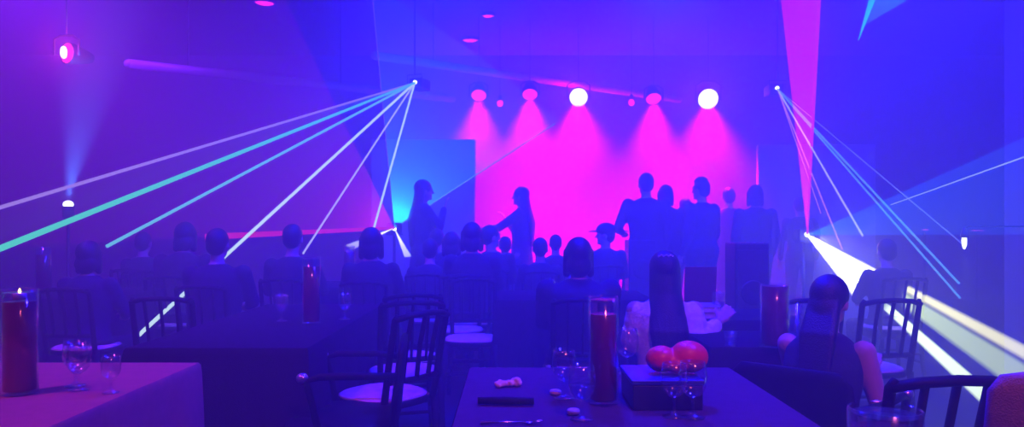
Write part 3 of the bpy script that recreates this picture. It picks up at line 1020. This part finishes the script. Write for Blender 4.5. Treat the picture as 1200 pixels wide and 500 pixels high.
# menu board and papers on the small table
pq = at(822, 312, 4.42)
t = thing('menu_holder', 'upright dark red menu panel on the small table', 'menu', (pq.x, 4.42, ZT))
bm = bmesh.new(); box(bm, (0, 0.03, (pq.z - ZT) / 2), (0.19, 0.012, pq.z - ZT - 0.004), rx=0.1); obj('panel', bm, mat('dark_red_card', (0.12, 0.006, 0.03), 0.6, 0.1, 20), t, smooth=False, bevel=0.002)
bm = bmesh.new(); box(bm, (0, 0.02, 0.006), (0.14, 0.09, 0.012)); obj('foot', bm, M_BLACK, t, smooth=False, bevel=0.002)
for k, (lab, dx, w) in enumerate((('lower pale folder on the small table', 0.0, 0.18), ('upper pale folder on the small table, turned slightly', 0.01, 0.165))):
    q = at(820, 0, 4.2)
    t = thing('paper_folder', lab, 'folder', (q.x + dx, 4.2, ZT + 0.036 * k), 0.06 - 0.1 * k)
    bm = bmesh.new(); box(bm, (0, 0, 0.016), (w - 0.006, 0.22, 0.026)); obj('pages', bm, M_WHITE, t, smooth=False)
    bm = bmesh.new(); box(bm, (0, 0, 0.0015), (w, 0.23, 0.003)); box(bm, (0, 0, 0.031), (w, 0.23, 0.003)); box(bm, (-w / 2, 0, 0.016), (0.003, 0.23, 0.032)); obj('cover', bm, mat('pale_card', (0.45, 0.36, 0.40), 0.7, 0.1, 20), t, smooth=False)


# ------------------------------------------------------------------ people
def finger_set(bm, wrist, d, side, palm_n, s=1.0, curl=0.5):
    """A palm and five fingers continuing direction d; side points to the thumb; palm_n out of the palm."""
    d = d.normalized()
    side = (side - d * side.dot(d)).normalized()
    n = d.cross(side).normalized()
    if n.dot(palm_n) < 0:
        n = -n
    R = Matrix((side, d, n)).transposed().to_euler()
    pc = wrist + d * 0.048 * s
    ell(bm, pc, (0.040 * s, 0.052 * s, 0.014 * s), 12, R)
    for k, (off, ln) in enumerate(((0.030, 0.068), (0.010, 0.076), (-0.011, 0.071), (-0.031, 0.055))):
        base = wrist + d * 0.088 * s + side * off * s
        d1 = (d + n * curl * 0.5 + side * off * 2.5).normalized()
        d2 = (d + n * curl * 1.6 + side * off * 2.5).normalized()
        k1 = base + d1 * ln * 0.5 * s
        k2 = k1 + d2 * ln * 0.5 * s
        capsule(bm, base - d * 0.012 * s, k1, 0.0085 * s, 0.008 * s, 8)
        capsule(bm, k1, k2, 0.008 * s, 0.0065 * s, 8)
    b0 = wrist + d * 0.03 * s + side * 0.03 * s
    t1 = b0 + (d * 0.7 + side * 0.8).normalized() * 0.035 * s
    t2 = t1 + (d * 0.9 + side * 0.35 + n * 0.3).normalized() * 0.03 * s
    capsule(bm, b0, t1, 0.0115 * s, 0.0095 * s, 8)
    capsule(bm, t1, t2, 0.0095 * s, 0.0075 * s, 8)


SEATED_ARMS = {'L': ((-0.235, 0.10, 0.79), (-0.13, 0.30, 0.74)), 'R': ((0.235, 0.10, 0.79), (0.13, 0.30, 0.74))}
STAND_ARMS = {'L': ((-0.25, -0.02, 1.14), (-0.23, 0.10, 0.90)), 'R': ((0.25, -0.02, 1.14), (0.23, 0.10, 0.90))}


def person(label, loc, rz, scale=1.0, pose='sit', lean=0.0, hair='short', arms=None, cloth=None, trousers=None, head_turn=0.0,
           head_tilt=0.0, bulk=1.0, skirt=False, cap=False, voxel=0.010, group=None, puff=False, bare=False):
    t = thing('person', label, 'person', loc, rz, group, scale)
    cloth = cloth or random.choice(CLOTHES)
    trousers = trousers or M_TROUSER
    sit = pose == 'sit'
    dz = -0.40 if sit else 0.0
    piv = Vector((0, 0, 0.92 + dz))
    RL = Matrix.Rotation(-lean, 4, 'X')

    def up(v):
        return piv + RL @ (Vector(v) + Vector((0, 0, dz)) - piv)
    A = {k: tuple(Vector(q) for q in v) for k, v in (arms or (SEATED_ARMS if sit else STAND_ARMS)).items()}
    B = bulk

    def torso(bm, g=0.0):
        tb = bmesh.new()
        loft(tb, [(0.86 + dz, 0.10 * B + g, 0.08 * B + g, -0.01), (0.90 + dz, 0.165 * B + g, 0.115 * B + g, -0.01), (0.98 + dz, 0.170 * B + g, 0.12 * B + g, -0.005), (1.08 + dz, 0.145 * B + g, 0.105 * B + g, 0.0),
                  (1.20 + dz, 0.155 * B + g, 0.112 * B + g, 0.0), (1.32 + dz, 0.175 * B + g, 0.115 * B + g, -0.005), (1.40 + dz, 0.170 * B + g, 0.095 * B + g, -0.012), (1.455 + dz, 0.115 * B + g, 0.07 + g, -0.014), (1.49 + dz, 0.06 + g, 0.055 + g, -0.01)], 24)
        for v in tb.verts:
            v.co = up((v.co.x, v.co.y, v.co.z - dz))
        mtmp = bpy.data.meshes.new('t')
        tb.to_mesh(mtmp)
        tb.free()
        bm.from_mesh(mtmp)
        bpy.data.meshes.remove(mtmp)

    def armset(bm, g=0.0, hands=True, length=1.0):
        for k, s in (('L', -1), ('R', 1)):
            sh = up((s * 0.175 * B, -0.01, 1.415))
            el, wr = A[k]
            capsule(bm, sh, el, 0.052 * B + g, 0.040 + g)
            wr2 = el.lerp(wr, length)
            capsule(bm, el, wr2, 0.040 + g, 0.027 + g + 0.008 * (1 - length))
            if hands:
                d = (wr - el).normalized()
                finger_set(bm, wr, d, Vector((-s, 0.2, 0.25)), Vector((0, 0.1, -1)))

    def legset(bm, g=0.0, feet=True):
        for s in (-1, 1):
            hip = Vector((s * 0.095 * B, 0.0, 0.90 + dz))
            if sit:
                kn, an = Vector((s * 0.12, 0.43, 0.50)), Vector((s * 0.13, 0.40, 0.085))
            else:
                kn, an = Vector((s * 0.105, 0.02, 0.49)), Vector((s * 0.11, -0.02, 0.085))
            capsule(bm, hip, kn, 0.088 * B + g, 0.056 + g)
            capsule(bm, kn, an, 0.056 + g, 0.038 + g)
            if feet:
                capsule(bm, an + Vector((0, -0.03, -0.045)), an + Vector((s * 0.02, 0.15, -0.055)), 0.038, 0.028)
    HC = up((0, 0.015, 1.635))
    RH = Matrix.Rotation(-lean * 0.5 + head_tilt, 4, 'X')
    RH = Matrix.Rotation(head_turn, 4, 'Z') @ RH

    def hd(v):
        return HC + RH @ Vector(v)
    HE = RH.to_euler()
    bm = bmesh.new()
    torso(bm)
    armset(bm)
    legset(bm)
    capsule(bm, up((0, -0.012, 1.46)), hd((0, -0.015, -0.07)), 0.056, 0.050)
    ell(bm, hd((0, -0.012, 0.015)), (0.074, 0.094, 0.098), 20, HE)
    ell(bm, hd((0, 0.022, -0.055)), (0.056, 0.062, 0.058), 18, HE)
    capsule(bm, hd((0, 0.082, 0.015)), hd((0, 0.104, -0.022)), 0.009, 0.014, 8)
    ell(bm, hd((0, 0.080, -0.060)), (0.024, 0.010, 0.007), 10, HE)
    ell(bm, hd((0, 0.076, -0.092)), (0.020, 0.014, 0.014), 10, HE)
    for s in (-1, 1):
        ell(bm, hd((s * 0.032, 0.074, 0.018)), (0.015, 0.012, 0.010), 10, HE)
        ell(bm, hd((s * 0.033, 0.080, 0.038)), (0.020, 0.008, 0.006), 8, HE)
        ell(bm, hd((s * 0.077, -0.012, -0.010)), (0.010, 0.020, 0.032), 10, HE)
    link('body', remeshed(bm, voxel, 3), M_SKIN, t)
    # clothing
    bm = bmesh.new()
    torso(bm, 0.012)
    if puff:
        for k, s in (('L', -1), ('R', 1)):
            sh = up((s * 0.165, -0.01, 1.415)); el, wr = A[k]
            for i in range(9):
                f = i / 8
                q = sh.lerp(el, f)
                rr = 0.058 + 0.020 * f + 0.005 * math.sin(i * 2.4)
                ell(bm, q, (rr, rr, rr * 0.9), 14)
            for i in range(7):
                f = i / 6
                q = el.lerp(wr, f * 0.80)
                rr = 0.080 * (1 - f) + 0.046 * f + 0.005 * math.sin(i * 2.1)
                ell(bm, q, (rr, rr * 0.85, rr), 14)
        link('blouse', remeshed(bm, 0.011, 3), cloth, t)
    elif bare:
        link('top', remeshed(bm, 0.013, 3), cloth, t)
    else:
        armset(bm, 0.011, False, 0.9)
        link('shirt', remeshed(bm, 0.014, 3), cloth, t)
    bm = bmesh.new()
    if skirt:
        z0 = 0.03
        rows = [(z0, 0.27, 0.24, 0.0), (0.3, 0.225, 0.20, 0), (0.6, 0.195, 0.165, 0), (0.85, 0.185, 0.14, -0.008), (1.0, 0.165, 0.125, 0), (1.08, 0.155, 0.115, 0)]
        loft(bm, rows, 30)
        for i, v in enumerate(bm.verts):
            an = math.atan2(v.co.y, v.co.x)
            f = max(0, (0.9 - v.co.z)) * 0.05
            v.co.x *= 1 + f * math.sin(an * 9)
            v.co.y *= 1 + f * math.sin(an * 9)
        obj('skirt', bm, cloth, t)
        bm = bmesh.new()
        for s in (-1, 1):
            capsule(bm, (s * 0.11, -0.05, 0.042), (s * 0.12, 0.14, 0.032), 0.042, 0.033, 10)
        obj('shoes', bm, M_BLACK, t)
    else:
        legset(bm, 0.012, False)
        loft(bm, [(0.85 + dz, 0.11 * B, 0.09 * B, 0), (0.90 + dz, 0.182 * B, 0.13 * B, -0.01), (0.99 + dz, 0.186 * B, 0.135 * B, -0.01)], 20)
        link('trousers', remeshed(bm, 0.015, 3), trousers, t)
        bm = bmesh.new()
        for s in (-1, 1):
            ax, ay = (s * 0.13, 0.40) if sit else (s * 0.11, -0.02)
            capsule(bm, (ax, ay - 0.035, 0.043), (ax + s * 0.02, ay + 0.16, 0.034), 0.042, 0.034, 10)
        obj('shoes', bm, M_BLACK, t)
    # hair
    bm = bmesh.new()
    if hair in ('short', 'textured'):
        ell(bm, hd((0, -0.022, 0.034)), (0.083, 0.098, 0.095), 18, HE)
        ell(bm, hd((0, -0.055, -0.01)), (0.074, 0.060, 0.075), 16, HE)
        if hair == 'textured':
            for k in range(24):
                an, el_ = random.uniform(0, 2 * PI), random.uniform(0.5, 1.4)
                ell(bm, hd((0.078 * math.cos(an) * math.cos(el_), -0.015 + 0.092 * math.sin(an) * math.cos(el_), 0.045 + 0.092 * math.sin(el_))), (0.02, 0.02, 0.018), 8)
    elif hair == 'bob':
        ell(bm, hd((0, -0.022, 0.034)), (0.088, 0.102, 0.097), 18, HE)
        for s in (-1, 1):
            capsule(bm, hd((s * 0.072, -0.01, 0.03)), hd((s * 0.078, -0.01, -0.11)), 0.03, 0.028)
        ell(bm, hd((0, -0.06, -0.055)), (0.085, 0.055, 0.085), 16, HE)
    elif hair == 'long':
        ell(bm, hd((0, -0.022, 0.034)), (0.088, 0.104, 0.098), 18, HE)
        for k in range(11):
            an = -1.15 + 2.3 * k / 10
            x, y = 0.062 * math.sin(an), -0.078 * math.cos(an)
            q0, q1 = hd((x, y - 0.0, 0.03)), hd((x * 1.05, y - 0.02, -0.12))
            q2 = up((x * 1.40 + 0.004 * (k % 2), -0.125 - 0.02 * math.cos(an), 1.30)); q3 = up((x * (0.85 + 0.08 * (k % 3)), -0.135, 1.07 - 0.022 * (k % 3) - 0.03 * math.cos(an)))
            tube(bm, [q0, q1, q2, q3], [0.034, 0.036, 0.034, 0.016], 10)
    elif hair == 'bun':
        ell(bm, hd((0, -0.022, 0.034)), (0.088, 0.104, 0.098), 18, HE)
        ell(bm, hd((0, -0.075, -0.03)), (0.075, 0.055, 0.07), 16, HE)
        for k in range(7):
            an = -0.9 + 1.8 * k / 6
            tube(bm, [hd((0.058 * math.sin(an), -0.070, 0.0)), up((0.075 * math.sin(an), -0.11, 1.46)), up((0.08 * math.sin(an), -0.125, 1.26))], [0.030, 0.028, 0.012], 10)
    link('hair', remeshed(bm, 0.008 if voxel < 0.009 else 0.011, 2), M_HAIR, t)
    if cap:
        bm = bmesh.new()
        ell(bm, hd((0, -0.012, 0.062)), (0.092, 0.108, 0.082), 18, HE)
        ell(bm, hd((0, 0.12, 0.045)), (0.07, 0.075, 0.009), 16, HE)
        link('cap', remeshed(bm, 0.009, 2), CLOTHES[0], t)
    return t


def seated(px, py, Y, label, rz=0.0, chairlabel=None, **k):
    """Someone on a chair whose head top shows at (px, py)."""
    p = at(px, py, Y)
    top = 1.355
    s = max(0.86, min(1.02, p.z / top))
    t = person(label, (p.x, Y, 0), rz, s, 'sit', **k)
    chair(p.x - 0.0 * s, Y - 0.02, rz, chairlabel or ('chair under the ' + label))
    return t


def standing(px, py, Y, label, rz=0.0, **k):
    p = at(px, py, Y)
    s = max(0.84, min(1.1, p.z / 1.755))
    return person(label, (p.x, Y, 0), rz, s, 'stand', **k)


seated(255, 268, 5.2, 'broad seated person in dark clothes, head in front of the white-green beam', bulk=1.12)
seated(343, 263, 5.9, 'seated person seen from behind above the left-of-centre red vase')
seated(435, 267, 5.6, 'seated person with short hair just left of the left stand laser', hair='bob')
seated(212, 260, 6.2, 'seated person at left leaning over, between two laser beams', lean=0.12, bulk=1.1, hair='bob')
seated(168, 272, 7.2, 'seated person at left below the aqua beam', hair='short')
seated(104, 286, 5.0, 'seated person at far left near the end of the aqua beam', hair='bob')
seated(512, 268, 7.8, 'far seated person with small head at the left of the middle cluster')
seated(529, 272, 7.0, 'seated person second in the middle cluster, round head', hair='bob')
seated(503, 286, 6.5, 'lower seated person at the left front of the middle cluster', lean=0.12)
seated(553, 261, 6.3, 'tallest seated head of the middle cluster', hair='bob', bulk=1.05)
seated(576, 264, 7.2, 'seated person in profile at the right of the middle cluster', head_turn=-1.0)
seated(592, 289, 8.2, 'low seated head below the outstretched arms of the singer', lean=0.1)
seated(633, 287, 6.9, 'seated person just left of the large centre head')
seated(651, 275, 8.4, 'small far seated head behind the large centre person')
seated(678, 279, 4.3, 'large seated person in dark clothes at the centre seen from behind', hair='bob', bulk=1.2, voxel=0.009)
seated(709, 263, 7.9, 'seated person in a cap turned sideways', head_turn=1.3, cap=True)
seated(1039, 287, 6.0, 'seated person among the light blades at right')

# the person with long hair and white blouse
Yg = 3.62
pg = at(779, 298, Yg)
garms = {'L': ((-0.175, 0.03, 0.84), (-0.05, 0.24, 0.82)), 'R': ((0.175, -0.07, 0.82), (0.320, 0.02, 0.945))}
girl = person('person with long black hair and a loose white blouse, hand held out', (pg.x, Yg, 0), 0.0, 0.84, 'sit', lean=0.02, hair='long', arms=garms, cloth=M_WHITE, puff=True, voxel=0.0065, head_tilt=0.05)
t = thing('round_stool', 'low round stool under the person in the white blouse', 'stool', (pg.x, Yg - 0.02, 0))
bm = bmesh.new(); lathe(bm, [(0, 0.355), (0.15, 0.355), (0.165, 0.37), (0.165, 0.385), (0.15, 0.397), (0, 0.402)], 28, close=False); obj('seat', bm, M_CHAIR, t, smooth='auto')
for k in range(4):
    an = PI / 4 + k * PI / 2
    bm = bmesh.new(); tube(bm, [(0.11 * math.cos(an), 0.11 * math.sin(an), 0.36), (0.16 * math.cos(an), 0.16 * math.sin(an), 0)], 0.014, 8); obj('leg', bm, M_CHAIR, t)
bm = bmesh.new()
for k in range(7):
    ell(bm, (-0.045 + 0.013 * k, -0.075 + 0.006 * abs(k - 3), 1.330 + 0.007 * (k % 2)), (0.008, 0.007, 0.007), 8)
hc = obj('hair_clip', bm, mat('pearl_clip', (0.85, 0.75, 0.8), 0.15, 0.1, 80, 0.6), girl)
# the bare-armed person at the right table
person('person with dark hair and bare shoulders leaning over the right table', (pw.x, 2.72, 0), -0.75, 0.80, 'sit', lean=0.22, hair='bun', bare=True, voxel=0.008, cloth=CLOTHES[0],
       arms={'L': ((-0.21, 0.22, 0.86), (-0.06, 0.40, 0.93)), 'R': ((0.225, 0.12, 0.78), (0.14, 0.36, 0.90))})

# standing people
qa = {'L': ((-0.24, 0.02, 1.16), (-0.20, 0.16, 0.98)), 'R': ((0.20, 0.14, 1.22), (0.10, 0.22, 1.44))}
standing(496, 211, 8.7, 'standing long-haired person at left raising a hand in front of the blue sheet', -1.25, hair='long', arms=qa, skirt=True, bulk=1.05)
ra = {'L': ((-0.21, 0.24, 1.24), (-0.19, 0.50, 1.20)), 'R': ((0.20, 0.10, 1.15), (0.12, 0.22, 1.34))}
standing(611, 219, 9.6, 'singer in a long dress with arms held out to the left', 1.35, hair='long', arms=ra, skirt=True)
standing(757, 203, 8.6, 'tallest standing person at the left of the stage group', 0.15, bulk=1.15, arms={'L': ((-0.30, 0.05, 1.16), (-0.20, 0.22, 1.12)), 'R': STAND_ARMS['R']})
standing(780, 217, 9.3, 'standing person in loose hair second in the stage group', 0.1, hair='bob', bulk=1.1)
standing(803, 232, 9.7, 'shorter standing person in the middle of the stage group')
standing(822, 210, 8.7, 'broad standing person with textured hair in the stage group', 0.7, hair='textured', bulk=1.25)
standing(854, 220, 9.9, 'standing person behind the broad one, paler with the haze')
standing(885, 217, 9.0, 'standing person at the right of the stage group', 0.0, hair='bob', bulk=1.1)
standing(937, 231, 9.5, 'standing person at far right below the magenta curtain of light', -0.1)
